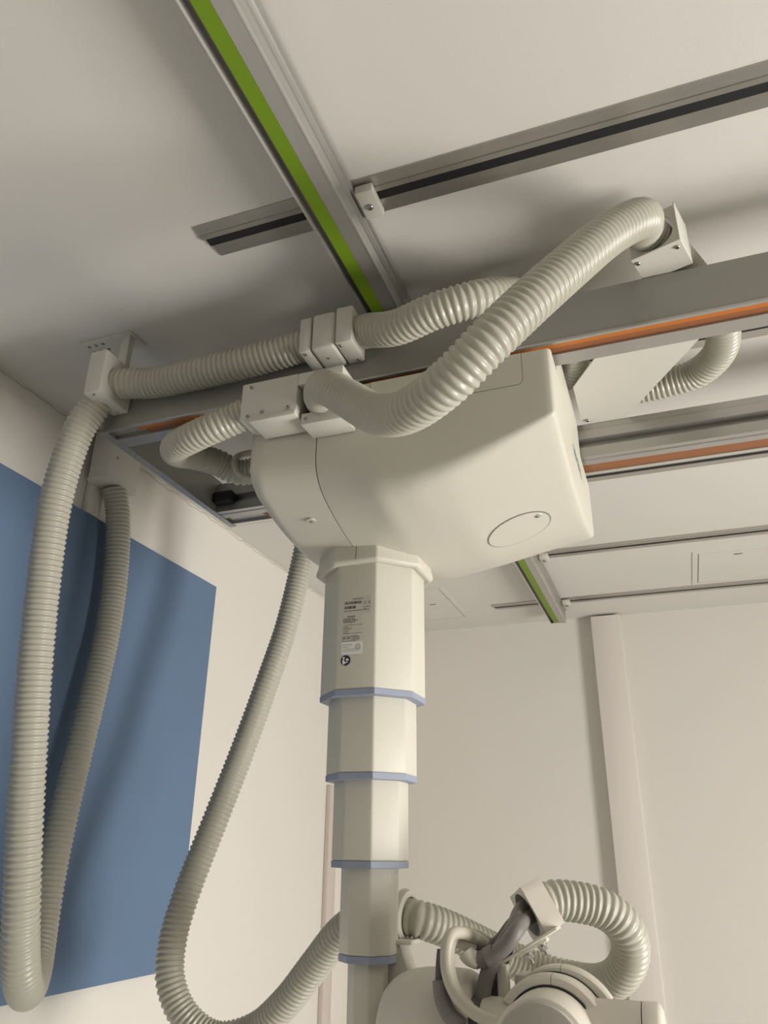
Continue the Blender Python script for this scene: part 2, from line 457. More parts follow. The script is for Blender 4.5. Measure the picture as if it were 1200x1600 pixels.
box('bottom_flange', (BX0 + 0.012, FY1 - 0.0362, BB - 0.0008), (BX1, FY1 + 0.0008, BB + 0.003), 'alu', fb)
gp = [(GY0, BB), (GY0, 0.895), (GY0 + 0.004, 0.896), (GY0 + 0.018, 0.897), (GY0 + 0.018, 0.914), (GY0 - 0.004, 0.916), (GY0 - 0.004, 0.938), (GY0 - 0.001, 0.940), (GY0 - 0.001, 0.957), (GY1, 0.957),
      (GY1, BB + 0.012), (GY1, BB), (GY1 - 0.020, BB), (GY1 - 0.020, BB + 0.006), (GY0 + 0.044, BB + 0.006), (GY0 + 0.044, BB), (GY0 + 0.022, BB), (GY0 + 0.020, BB + 0.003), (GY0 + 0.017, BB + 0.003), (GY0 + 0.015, BB)]
gb = prism('rear_beam', gp, 'x', BX0, BX1, 'alu', bridge)
box('terracotta_strip', (-1.0, GY0 + 0.0445, BB + 0.001), (BX1, GY1 - 0.0205, BB + 0.0058), 'brown', gb)
box('bottom_bead', (BX0 + 0.01, GY1 - 0.019, BB - 0.0015), (BX1, GY1 - 0.006, BB + 0.002), 'alu_bright', gb)
ep = box('end_plate', (BX0 - 0.012, FY0, BB), (BX0 - 0.0005, GY1, BT), 'beam', bridge, 0.001)
box('plate_lip', (BX0 - 0.014, FY0, BB - 0.002), (BX0 + 0.004, GY1, BB + 0.001), 'alu', ep)
v, f = bevel_geo(*box_geo((BX0 + 0.001, GY0 - 0.028, 0.888), (BX0 + 0.062, GY0 + 0.0145, 0.922)), 0.008, 3)
build('rubber_stop', v, f, 'black', bridge, 40)
for yy in (FY0 + 0.02, GY0 + 0.03):
    t = box('trolley', (-0.478, yy, BT if yy < 1.4 else 0.957), (-0.448, yy + 0.05, RZ + 0.001), 'beam', bridge, 0.003)
# white cover sheet between the beams
pl = poly_prism3('cover_sheet', [(0.227, 1.279, 0.9575), (-0.010, 1.668, 0.9575), (-0.112, 1.668, 0.9575), (-0.112, 1.50, 0.9575), (0.02, 1.279, 0.9575)], (0, 0, 0.0025), 'white_metal', bridge)
screw(pl, (-0.098, 1.652, 0.957), (0, 0, -1), 0.005)

# ================================================================== TUBE STAND (carriage + telescopic column)
XC, YC = -0.5735, 1.49
YF, YB, ZT = 1.179, 1.801, 0.845
XL, XR, XS = -0.742, -0.121, -0.580
stand = root('ceiling_tube_stand', (XC, YC, 0.56), 'cream ceiling-hung carriage with octagonal telescopic column hanging under the bridge', 'x-ray stand')
def interp(tab, x):
    for (a, p), (b, q) in zip(tab, tab[1:]):
        if x <= b:
            t = (x - a) / (b - a); t = max(0, t)
            return p + (q - p) * t
    return tab[-1][1]
ZC = [(-0.742, 0.665), (-0.58, 0.655), (-0.52, 0.634), (-0.455, 0.608), (-0.39, 0.609), (-0.32, 0.626), (-0.255, 0.650), (-0.19, 0.678), (-0.121, 0.709)]
ZK = [(-0.742, 0.606), (-0.58, 0.580), (-0.45, 0.577), (-0.33, 0.595), (-0.121, 0.664)]
ZCB = [(-0.742, 0.660), (-0.58, 0.651), (-0.47, 0.650), (-0.30, 0.680), (-0.121, 0.714)]      # rear edge
RC = [(-0.742, 0.050), (-0.58, 0.052), (-0.5, 0.050), (-0.42, 0.040), (-0.3, 0.026), (-0.2, 0.016), (-0.121, 0.008)]
RL, RR = 0.042, 0.010
def section(x):
    ins = 0.0
    if x < XL + RL: q = (XL + RL - x); ins = RL - math.sqrt(max(0, RL * RL - q * q))
    if x > XR - RR: q = (x - (XR - RR)); ins = RR - math.sqrt(max(0, RR * RR - q * q))
    zc, zk, rc, zb = interp(ZC, x), interp(ZK, x), interp(RC, x), interp(ZCB, x)
    pts = []
    def bot(y):
        t = (y - YC) / (YB - YC)
        return zk + ((zc if t < 0 else zb) - zk) * abs(t) ** 2 + 0.006 * t * (1 - abs(t))
    raw = [(YF, ZT), (YF, ZT - 0.03), (YF, zc + rc * 0.9)]
    # rounded crease
    for k in range(1, 8):
        a = k / 8
        p0 = Vector((YF, zc + rc * 0.9)); p1 = Vector((YF, zc)); p2 = Vector((YF + rc, bot(YF + rc)))
        q = p0 * (1 - a) ** 2 + p1 * 2 * a * (1 - a) + p2 * a * a
        raw.append((q.x, q.y))
    y0, y1 = YF + rc, YB - rc
    for k in range(25):
        y = y0 + (y1 - y0) * k / 24; raw.append((y, bot(y)))
    for k in range(1, 8):
        a = 1 - k / 8
        p0 = Vector((YB, zb + rc * 0.9)); p1 = Vector((YB, zb)); p2 = Vector((y1, bot(y1)))
        q = p0 * (1 - a) ** 2 + p1 * 2 * a * (1 - a) + p2 * a * a
        raw.append((q.x, q.y))
    raw += [(YB, zb + rc * 0.9), (YB, ZT - 0.03), (YB, ZT)]
    # inset towards the centre for the rounded ends
    out = []
    for y, z in raw:
        fy = max(-1, min(1, (y - YC) / (YB - YC)))
        yy = y - ins * (1 if fy > 0.9 else -1 if fy < -0.9 else fy)
        zz = z + ins * (1 - abs(fy) ** 4 * 0.3) * (1 if z < ZT - 0.035 and z < interp(ZC, x) + 0.03 else 0)
        out.append((yy, zz))
    return out
def hull(name, xa, xb, parent):
    xs = []
    n = 26
    for k in range(n + 1): xs.append(xa + (xb - xa) * k / n)
    if xa == XL: xs += [XL + RL * (1 - math.cos(k * math.pi / 16)) for k in range(1, 8)]
    if xb == XR: xs += [XR - RR * (1 - math.cos(k * math.pi / 12)) for k in range(1, 6)]
    xs = sorted(set(round(x, 5) for x in xs))
    V = []; Fc = []
    P = None
    for x in xs:
        s = section(x); P = len(s)
        # right end leans out a little towards its foot
        V += [(x, y, z) for y, z in s]
    for i in range(len(xs) - 1):
        for k in range(P):
            k2 = (k + 1) % P
            Fc.append((i * P + k, i * P + k2, (i + 1) * P + k2, (i + 1) * P + k))
    Fc.append(tuple(range(P))); Fc.append(tuple(range((len(xs) - 1) * P, len(xs) * P)))
    return build(name, V, Fc, 'cream', parent, 32)
cl = hull('left_cover', XL, XS - 0.0011, stand)
cr = hull('right_cover', XS + 0.0011, XR, stand)
box('carriage_box', (-0.715, 1.295, 0.80), (-0.1235, 1.655, 0.956), 'cream', stand, 0.004)
for x in (-0.62, -0.44, -0.28):
    lathe('running_wheel', [(0.0, -0.008), (0.012, -0.008), (0.013, -0.006), (0.013, 0.006), (0.012, 0.008), (0.0, 0.008)], (x, 1.225, 0.8565), (0, 1, 0), 'screw', stand, 20)
# access panel on the front face: raised plate with a groove round it
def rounded_rect(x0, x1, z0, z1, r, corners):
    P = []
    cs = [(x0 + r, z0 + r, math.pi), (x1 - r, z0 + r, 1.5 * math.pi), (x1 - r, z1 - r, 0), (x0 + r, z1 - r, 0.5 * math.pi)]
    sharp = [(x0, z0), (x1, z0), (x1, z1), (x0, z1)]
    for i, (cx, cz, a) in enumerate(cs):
        if corners[i]:
            for k in range(7):
                t = a + k * math.pi / 12
                P.append((cx + r * math.cos(t), cz + r * math.sin(t)))
        else: P.append(sharp[i])
    return P
pa = on_y((818, 600), YF)
prism('panel_groove', rounded_rect(-0.47, pa.x, pa.z, ZT - 0.0005, 0.012, (1, 1, 0, 0)), 'y', YF - 0.0004, YF + 0.002, 'ink_grey', stand)
prism('access_panel', rounded_rect(-0.4688, pa.x - 0.0013, pa.z + 0.0013, ZT, 0.011, (1, 1, 0, 0)), 'y', YF - 0.0010, YF + 0.002, 'cream', stand)
# oval service cap under the right cover
def bottom_z(x, y):
    s = section(x); best = None
    for (ya, za), (yb, zb) in zip(s[3:-3], s[4:-2]):
        if ya <= y <= yb: return za + (zb - za) * (y - ya) / max(1e-6, yb - ya)
    return 0.66
capx, capy, capr = -0.248, 1.475, 0.0635
def cap_geo(r, dz):
    V = [(capx, capy, bottom_z(capx, capy) + dz)]; Fc = []
    K, Rn = 48, 6
    for j in range(1, Rn + 1):
        for k in range(K):
            a = 2 * math.pi * k / K
            x = capx + r * j / Rn * math.cos(a); y = capy + r * j / Rn * math.sin(a)
            V.append((x, y, bottom_z(x, y) + dz))
    for k in range(K): Fc.append((0, 1 + k, 1 + (k + 1) % K))
    for j in range(Rn - 1):
        for k in range(K):
            a = 1 + j * K; Fc.append((a + k, a + K + k, a + K + (k + 1) % K, a + (k + 1) % K))
    n = len(V)
    V += [(x, y, z + 0.003) for x, y, z in V]
    Fc += [tuple(i + n for i in q) for q in Fc]
    o = 1 + (Rn - 1) * K
    Fc += [(o + k, o + (k + 1) % K, n + o + (k + 1) % K, n + o + k) for k in range(K)]
    return V, Fc
build('cap_groove', *cap_geo(capr + 0.0026, -0.0012), 'ink_grey', stand, 40)
sc = build('service_cap', *cap_geo(capr, -0.0017), 'cream', stand, 40)
def recess_screw(parent, x, y):
    z = bottom_z(x, y)
    s_ = lathe('screw_dish', [(0.0105, 0.0016), (0.0105, -0.0016), (0.0085, -0.0018), (0.0, -0.0006)], (x, y, z), (0, 0, 1), 'white_metal', parent, 24)
    screw(s_, (x, y, z - 0.0012), (0, 0, -1), 0.0042)
recess_screw(sc, capx + 0.042, capy - 0.030)
q = on_y((487, 808), 1.285)
recess_screw(cl, q.x, 1.285)
# logo on the right end face
text_on('logo_lettering', 'SIEMENS', 0.135, (XR + 0.0006, 1.452, 0.768), (0, 1, 0), (0, 0, 1), 'teal', stand, 0.026)

# collar and telescopic sections
def octo(R, x=XC, y=YC):
    return [(x + R * math.cos(math.radians(22.5 + 45 * k)), y + R * math.sin(math.radians(22.5 + 45 * k))) for k in range(8)]
def frustum(name, levels, m, parent, bev=0.0, seg=2, smooth=28):
    V = []; Fc = []
    for R, z in levels: V += [(x, y, z) for x, y in octo(R)]
    for i in range(len(levels) - 1):
        for k in range(8): Fc.append((i * 8 + k, i * 8 + (k + 1) % 8, i * 8 + 8 + (k + 1) % 8, i * 8 + 8 + k))
    Fc.append(tuple(range(8))); Fc.append(tuple(range(len(V) - 8, len(V))))
    if bev: V, Fc = bevel_geo(V, Fc, bev, seg, 25)
    return build(name, V, Fc, m, parent, smooth)
frustum('collar', [(0.1125, 0.553), (0.121, 0.549), (0.130, 0.556), (0.125, 0.575), (0.122, 0.60), (0.144, 0.64)], 'cream', stand, 0.004, 3, 50)
sx = on_y((556, 865), 1.3735).x
build('collar_seam', [(sx, 1.3693, 0.557), (sx + 0.0016, 1.3693, 0.557), (sx + 0.001, 1.3739, 0.575), (sx - 0.0006, 1.3739, 0.575), (sx, 1.3768, 0.60), (sx - 0.0016, 1.3768, 0.60)], [(0, 1, 2, 3), (3, 2, 4, 5)], 'ink_grey', stand)
secs = [(0.1085, 0.600, 0.285), (0.0903, 0.30, 0.132), (0.0735, 0.15, -0.020), (0.0545, 0.0, -0.173)]
for i, (R, zt, zb) in enumerate(secs):
    s_ = frustum('column_section', [(R, zt), (R, zb + 0.0115)], 'cream', stand, 0.0035, 3)
    nR = secs[i + 1][0] if i < 3 else 0.037
    frustum('blue_band', [(R - 0.0005, zb + 0.0115), (R + 0.0002, zb + 0.011), (R - 0.0002, zb), (nR + 0.004, zb - 0.001)], 'band', s_)
frustum('column_section', [(0.0375, -0.15), (0.0365, -0.55)], 'cream', stand, 0.003, 3)

# labels on the front face of the top section
YLF = YC - secs[0][0] * math.cos(math.radians(22.5))
def plate(name, p0, p1, m, t, parent):
    a = on_y(p0, YLF); b = on_y(p1, YLF)
    return box(name, (a.x, YLF - t, b.z), (b.x, YLF + 0.001, a.z), m, parent)
sec1 = [o for o in stand.children if o.name.startswith('column_section')][0]
def lab(px, py): return on_y((px, py), YLF)
def lx(px): return lab(px, 985).x
L1 = plate('rating_label', (538, 934), (580, 957), 'label', 0.0003, stand)
a = lab(551, 935.3)
text_on('label_lettering', 'SIEMENS', 0.0225, (a.x + 0.001, YLF - 0.0005, a.z - 0.0035), (1, 0, 0), (0, 0, 1), 'ink', L1, 0.0036)
def bars(parent, p0, w, h, n, m='ink'):
    V = []; Fc = []; x = p0.x
    rnd = random.Random(int(w * 1e5))
    ws = [rnd.choice((0.5, 1, 1.6)) for _ in range(2 * n)]
    s = w / sum(ws)
    for i, q in enumerate(ws):
        if i % 2 == 0:
            vv, ff = box_geo((x, YLF - 0.0005, p0.z - h), (x + q * s, YLF + 0.0002, p0.z)); k = len(V)
            V += vv; Fc += [tuple(j + k for j in t) for t in ff]
        x += q * s
    return build('barcode', V, Fc, m, parent)
bars(L1, lab(539.5, 941), 0.037, 0.0058, 26)
bars(L1, lab(539, 948), 0.025, 0.0058, 18)
def lines(parent, p0, ws, dz, t, m='ink', name='text_lines'):
    V = []; Fc = []
    for i, (off, w) in enumerate(ws):
        z = p0.z - i * dz
        vv, ff = box_geo((p0.x + off, YLF - 0.0005, z - t), (p0.x + off + w, YLF + 0.0002, z)); k = len(V)
        V += vv; Fc += [tuple(j + k for j in q) for q in ff]
    return build(name, V, Fc, m, parent)
a = lab(568, 939)
text_on('mark_lettering', 'CE', 0.0065, (a.x, YLF - 0.0005, a.z - 0.0065), (1, 0, 0), (0, 0, 1), 'ink_grey', L1, 0.006)
a = lab(575.5, 938.5)
text_on('mark_lettering', 'X', 0.005, (a.x, YLF - 0.0005, a.z - 0.006), (1, 0, 0), (0, 0, 1), 'ink', L1, 0.006)
lines(L1, lab(568, 948), [(0, 0.015), (0.001, 0.005)], 0.0035, 0.0012, 'ink_grey')
lines(L1, lab(537.5, 955), [(0, 0.055)], 0.003, 0.0014, 'ink_grey')
L2 = plate('data_label', (536, 962), (566, 992), 'cream', 0.0002, stand)
lines(L2, lab(542.5, 963.5), [(0, 0.018)], 0.003, 0.0014)
for i, wd in enumerate((0.026, 0.032, 0.026)):
    bars(L2, lab(537, 967 + 2.7 * i), wd, 0.0022, 12 + i)
lines(L2, lab(537, 976.5), [(0.011, 0.0075), (0, 0.041)], 0.0015, 0.0007, 'ink_grey')
lines(L2, lab(536.5, 979.5), [(0, 0.010), (0, 0.018), (0, 0.019), (0, 0.013), (0, 0.011), (0, 0.013)], 0.0027, 0.0009, 'ink_grey')
lines(L2, lab(536, 990.5), [(0, 0.042)], 0.002, 0.0009, 'ink_grey')
L3 = plate('approval_label', (535, 994.5), (549.5, 1001.5), 'ink_grey', 0.0003, stand)
plate('label_field', (535.6, 995.3), (548.9, 1000.8), 'label', 0.0004, L3)
bars(L3, lab(536.6, 996.3) + Vector((0, 0, 0)), 0.0165, 0.0042, 6, 'ink_grey').location.y -= 0.0002
lines(L3, lab(551, 993), [(0, 0.012), (0, 0.016), (0, 0.016), (0, 0.015), (0, 0.008)], 0.0026, 0.001, 'ink_grey')
L4 = plate('white_approval_label', (534, 1004), (566, 1021), 'sign_white', 0.0003, stand)
lines(L4, lab(535.5, 1008), [(0, 0.020), (0, 0.012)], 0.0045, 0.0009, 'ink_grey')
lines(L4, lab(535, 1015), [(0, 0.039), (0, 0.037)], 0.0035, 0.0006, 'ink_grey')
a = lab(559, 1010)
v, f = lathe_geo([(0.0042, -0.0001), (0.0054, -0.0001)], (a.x, YLF - 0.0005, a.z), (0, -1, 0), 28)
build('approval_mark', v, f, 'ink_grey', L4)
text_on('mark_lettering', 'UL', 0.005, (a.x - 0.0025, YLF - 0.0006, a.z - 0.0017), (1, 0, 0), (0, 0, 1), 'ink_grey', L4, 0.0036)
# round "read the instructions" sign
c = lab(540, 1032)
sg = lathe('instruction_sign', [(0.0105, 0.0), (0.0105, 0.0005), (0.0, 0.0005)], (c.x, YLF, c.z), (0, -1, 0), 'sign_blue', stand, 36)
def flat(name, pts, m, parent, t=0.0008):
    prism(name, [(c.x + x * 0.0105, c.z + z * 0.0105) for x, z in pts], 'y', YLF - t, YLF - 0.0002, m, parent)
flat('pictogram_head', [(-0.38 + 0.22 * math.cos(k * math.pi / 8), 0.45 + 0.22 * math.sin(k * math.pi / 8)) for k in range(16)], 'sign_white', sg)
flat('pictogram_body', [(-0.62, 0.12), (-0.35, 0.18), (-0.12, -0.32), (0.42, -0.22), (0.40, -0.42), (-0.12, -0.55), (-0.25, -0.80), (-0.5, -0.72), (-0.62, -0.4)], 'sign_white', sg)
flat('pictogram_book', [(-0.05, 0.02), (0.28, 0.42), (0.46, 0.28), (0.72, 0.12), (0.42, -0.16), (0.22, 0.02)], 'sign_white', sg)

# ------------------------------------------------------------------ hose box on the carriage front
hb = root('hose_junction_box', (-0.61, 1.14, 0.755), 'white sheet-metal hose box screwed to the carriage front at upper left', 'junction box')
box('back_plate', (-0.713, 1.165, 0.772), (-0.498, 1.1782, 0.8485), 'white_metal', hb, 0.0015)
fpt = box('left_housing', (-0.713, 1.108, 0.767), (-0.592, 1.165, 0.8485), 'white_metal', hb, 0.0012)
box('top_plate', (-0.592, 1.108, 0.822), (-0.498, 1.165, 0.8485), 'white_metal', hb, 0.002)
box('lower_flap', (-0.690, 1.1035, 0.7565), (-0.592, 1.1735, 0.7668), 'white_metal', hb, 0.0012)
box('recess_floor', (-0.587, 1.122, 0.741), (-0.498, 1.1775, 0.765), 'white_metal', hb, 0.0012)
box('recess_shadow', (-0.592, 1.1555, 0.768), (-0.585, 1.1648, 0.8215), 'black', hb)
lathe('hose_socket', [(0.033, 0.0), (0.040, 0.0), (0.040, 0.012), (0.0365, 0.014), (0.0345, 0.014)], (-0.545, 1.165, 0.7935), (0, -1, 0), 'white_metal', hb, 36)
for p in ((393, 606), (387, 651), (409, 644), (450, 636)):
    w_ = on_y(p, 1.108); screw(fpt, (w_.x, 1.1078, w_.z), (0, -1, 0), 0.0036)
w_ = on_y((477, 655), 1.122); screw(hb, (w_.x, 1.1218, w_.z), (0, -1, 0), 0.0036)

# ------------------------------------------------------------------ hose trolley on the beam front
ht = root('hose_clamp_box', (-0.545, 1.165, 0.912), 'three-piece white hose clamp box fixed to the front beam beside green rail', 'junction box')
box('clamp_collar', (-0.606, 1.128, 0.914), (-0.581, 1.1985, 0.996), 'white_metal', ht, 0.003)
box('centre_box', (-0.578, 1.126, 0.911), (-0.528, 1.1985, 0.999), 'white_metal', ht, 0.007, 3)
c2 = box('clamp_collar', (-0.525, 1.124, 0.914), (-0.490, 1.1985, 1.000), 'white_metal', ht, 0.003)
screw(ht, (-0.594, 1.137, 0.9138), (0, 0, -1), 0.0035); screw(ht, (-0.516, 1.133, 0.9138), (0, 0, -1), 0.0035)
screw(ht, (-0.500, 1.188, 0.9138), (0, 0, -1), 0.0035); screw(ht, (-0.553, 1.16, 0.9108), (0, 0, -1), 0.0026)
HTZ = 0.957; HTY = 1.163

# ------------------------------------------------------------------ ceiling collar at the left
cc = root('ceiling_hose_collar', (-1.085, 1.162, 0.91), 'white bracket hanging from ceiling that holds the hose above left wall', 'bracket')
box('collar_block', (-1.107, 1.098, 0.906), (-1.064, 1.1985, 1.014), 'white_metal', cc, 0.003)
box('hanger_arm', (-1.107, 1.182, 1.012), (-1.083, 1.1985, CEIL - 0.003), 'white_metal', cc, 0.002)
cp = box('ceiling_plate', (-1.222, 1.172, CEIL - 0.004), (-1.075, 1.232, CEIL - 0.0002), 'white_metal', cc, 0.001)
for i in range(3):
    for j in range(2):
        lathe('hole', [(0.0045, 0.0), (0.0045, 0.0004), (0.0, 0.0004)], (-1.208 + 0.02 * i, 1.190 + 0.022 * j, CEIL - 0.0041), (0, 0, -1), 'ink_grey', cp, 14)
screw(cc, (-1.085, 1.108, 0.9058), (0, 0, -1), 0.003); screw(cc, (-1.085, 1.188, 0.9058), (0, 0, -1), 0.003)

# ------------------------------------------------------------------ swivelling bracket on the beam at the right
br = root('hose_bracket', (0.085, 1.16, 0.97), 'angled white hose bracket with two screws on top of the front beam', 'bracket')
P0 = Vector((0.036, 1.146, 0.972)); P1 = Vector((0.120, 1.121, 0.972))
U = (P1 - P0).normalized(); V_ = Vector((-U.y, U.x, 0)); Z_ = Vector((0, 0, 1))
bl = (P1 - P0).length
B_ = (U, V_, Z_)
bpn = box('bottom_plate', (0, 0.0, 0), (bl, 0.072, 0.003), 'white_metal', br, 0.0008, 1, B_, P0)
box('side_plate', (bl - 0.0025, 0, 0.003), (bl, 0.070, 0.088), 'white_metal', br, 0.0008, 1, B_, P0)
# hole plate: square with a round opening
def hole_plate(parent):
    K = 40; r = 0.037; cx, cz = bl * 0.47, 0.044
    V = []; Fc = []
    for y in (0.006, 0.009):
        for k in range(K):
            a = 2 * math.pi * k / K
            V.append((cx + r * math.cos(a), y, cz + r * math.sin(a)))
        for k in range(K):
            a = 2 * math.pi * k / K; dx, dz = math.cos(a), math.sin(a)
            s = min((bl - cx - 0.0026) / dx if dx > 1e-6 else 9, (cx) / -dx if dx < -1e-6 else 9, (0.086 - cz) / dz if dz > 1e-6 else 9, (cz - 0.003) / -dz if dz < -1e-6 else 9)
            V.append((cx + s * dx, y, cz + s * dz))
    for k in range(K):
        k2 = (k + 1) % K
        Fc += [(k, k2, K + k2, K + k), (2 * K + k, 3 * K + k, 3 * K + k2, 2 * K + k2), (k, 2 * K + k, 2 * K + k2, k2), (K + k, K + k2, 3 * K + k2, 3 * K + k)]
    V = [tuple(P0 + U * x + V_ * y + Z_ * z) for x, y, z in V]
    return build('hole_plate', V, Fc, 'white_metal', parent)
hole_plate(br)
for xx in (0.008, bl - 0.010):
    screw(br, P0 + U * xx + V_ * 0.014 + Z_ * -0.0002, (0, 0, -1), 0.0042)
BRC = P0 + U * (bl * 0.47) + V_ * 0.007 + Z_ * 0.044

# ------------------------------------------------------------------ hose box on the left wall
wb = root('wall_hose_box', (-1.43, 1.58, 0.96), 'white wall box under the ceiling where the hanging hose ends', 'junction box')
v, f = box_geo((WX0 + 0.0225, 1.528, 0.962), (-1.392, 1.656, 1.116))
build('housing', *bevel_geo(v, f, 0.004, 2), 'wall', wb, 40)
box('bottom_lip', (WX0 + 0.0225, 1.525, 0.957), (-1.389, 1.659, 0.9635), 'trunk', wb, 0.0015)
screw(wb, (-1.3918, 1.555, 1.03), (1, 0, 0), 0.0032)

# ================================================================== HOSES
wall_end = Vector((-1.425, 1.600, 0.9565))
rear = [wall_end, on_x((184, 800), -1.418), on_x((183, 870), -1.414), on_x((171, 970), -1.412), on_x((148, 1075), -1.408),
        on_x((122, 1180), -1.402), on_x((98, 1280), -1.395), on_x((79, 1370), -1.385), on_x((65, 1455), -1.365)]
bot = [on_x((54, 1520), -1.325), on_x((42, 1549), -1.27), on_x((34, 1525), -1.215)]
front = [at(32, 1470, 1.425), at(34, 1400, 1.435), at(38, 1300, 1.465), at(45, 1180, 1.50), at(54, 1050, 1.55), at(67, 920, 1.60), at(84, 800, 1.645),
         at(104, 722, 1.68), at(128, 663, 1.705), at(152, 630, 1.72)]
top = [Vector((-1.095, 1.150, 0.958)), Vector((-1.045, 1.152, 0.952)), on_y((240, 598), 1.163), on_y((310, 584), 1.160), on_y((380, 567), 1.160), on_y((430, 553), 1.162), Vector((-0.625, HTY, HTZ)), Vector((-0.604, HTY, HTZ))]
hose(rear + bot + front + top, 'long pale hose hanging in a deep loop before the blue panel', 'corrugated hoses')
hose([Vector((-0.494, HTY, HTZ)), Vector((-0.475, HTY - 0.003, HTZ)), at(620, 512, 1.47), at(680, 486, 1.42), at(740, 468, 1.41), at(785, 462, 1.45), at(815, 467, 1.52),
      Vector((-0.155, 1.30, 1.013)), Vector((-0.112, 1.375, 1.008)), Vector((-0.10, 1.455, 1.004)), Vector((-0.135, 1.52, 1.0)), Vector((-0.21, 1.545, 0.997)), Vector((-0.29, 1.54, 0.993))],
     'short hose rising from beam clamp box and passing behind the thick diagonal hose', 'corrugated hoses')
hose([Vector((-0.545, 1.162, 0.7935)), Vector((-0.545, 1.12, 0.792)), at(510, 605, 1.40), at(545, 624, 1.335), at(592, 648, 1.24), at(640, 641, 1.15), at(700, 598, 1.085), at(760, 537, 1.065),
      at(820, 479, 1.085), at(890, 417, 1.14), at(955, 364, 1.215), at(1002, 342, 1.285), BRC + Vector((-0.012, -0.012, 0)), BRC + Vector((0.006, 0.02, 0))],
     'thick diagonal hose sweeping from carriage box up to the beam-top bracket', 'corrugated hoses')
hose([BRC + Vector((0.0065, 0.022, 0)), Vector((0.105, 1.20, 1.018)), Vector((0.145, 1.285, 1.016)), Vector((0.185, 1.37, 1.006)), Vector((0.203, 1.455, 1.0)), Vector((0.196, 1.535, 0.999)), Vector((0.152, 1.598, 0.999)),
      Vector((0.08, 1.618, 0.999)), Vector((0.0, 1.622, 0.999)), Vector((-0.055, 1.622, 0.999))],
     'curved hose turning back above the white sheet between the bridge beams', 'corrugated hoses')
hose([Vector((-0.7145, 1.142, 0.806)), on_y((366, 655), 1.142), on_y((335, 668), 1.14), on_y((300, 684), 1.15), on_y((277, 697), 1.18), on_y((276, 707), 1.235), on_y((302, 712), 1.31),
      on_y((340, 723), 1.375), on_y((375, 738), 1.42), Vector((-0.722, 1.445, 0.875))],
     'hose making a tight U-turn left of the carriage below the bridge beam', 'corrugated hoses', 0.032)
RING = on_y((633, 1431), 1.56)
hose([at(482, 825, 2.26), at(470, 885, 2.24), at(447, 980, 2.16), at(418, 1065, 2.07), at(378, 1175, 1.97), at(333, 1290, 1.87), at(290, 1400, 1.78), at(270, 1470, 1.73), at(266, 1530, 1.69), at(288, 1587, 1.655),
      at(335, 1622, 1.63), at(395, 1610, 1.63), at(445, 1568, 1.60), at(492, 1508, 1.57), at(535, 1455, 1.535), at(580, 1428, 1.50), RING + Vector((-0.03, 0.006, 0.003)), RING + Vector((-0.006, 0, 0))],
     'hose dropping behind the carriage and looping back up behind the column', 'corrugated hoses', 0.0325)

# ================================================================== X-RAY TUBE HEAD
th = root('xray_tube_head', (-0.33, 1.42, -0.45), 'cream x-ray tube head with drum and rounded housing below the column', 'x-ray tube')
lathe('hose_flange', [(0.034, -0.008), (0.046, -0.008), (0.047, -0.004), (0.044, 0.006), (0.0385, 0.009), (0.034, 0.009)], RING, (1, -0.12, -0.1), 'tube', th, 36, closed_prof=True)
# arm behind the column carrying the head
a0 = on_y((604, 1472), 1.52); a1 = on_y((652, 1467), 1.52); a2 = on_y((630, 1475), 1.52); a3 = on_y((648, 1530), 1.52); a4 = on_y((600, 1640), 1.52)
poly_prism3('support_arm', [(a0.x - 0.02, 1.50, a0.z), (a2.x, 1.50, a0.z), (a3.x + 0.012, 1.50, a3.z - 0.03), (a3.x + 0.02, 1.50, -0.48), (a0.x - 0.02, 1.50, -0.48)], (0, 0.05, 0), 'tube_grey', th, 0.003)
box('arm_top_plate', (a0.x - 0.02, 1.495, a0.z - 0.001), (a1.x - 0.004, 1.555, a0.z + 0.006), 'tube', th, 0.001)
# rounded housing: lathe along a horizontal axis
dc = on_y((668, 1600), 1.40)
dome_prof = [(0.0, -0.092), (0.035, -0.090), (0.062, -0.080), (0.080, -0.060), (0.090, -0.033), (0.094, 0.0), (0.094, 0.05), (0.090, 0.066), (0.075, 0.078), (0.0, 0.082)]
def subdiv_profile(p, n=4):
    out = []
    P = [Vector((a, b)) for a, b in p]
    P = [P[0]] + P + [P[-1]]
    for i in range(1, len(P) - 2):
        for k in range(n):
            t = k / n
            q = 0.5 * ((2 * P[i]) + (-P[i - 1] + P[i + 1]) * t + (2 * P[i - 1] - 5 * P[i] + 4 * P[i + 1] - P[i + 2]) * t * t + (-P[i - 1] + 3 * P[i] - 3 * P[i + 1] + P[i + 2]) * t ** 3)
            out.append((max(0.0, q.x), q.y))
    out.append((P[-1].x, P[-1].y))
    return out
lathe('rounded_housing', subdiv_profile(dome_prof), (dc.x, 1.44, dc.z - 0.018), (1, 0.0, 0), 'tube', th, 48, 60)
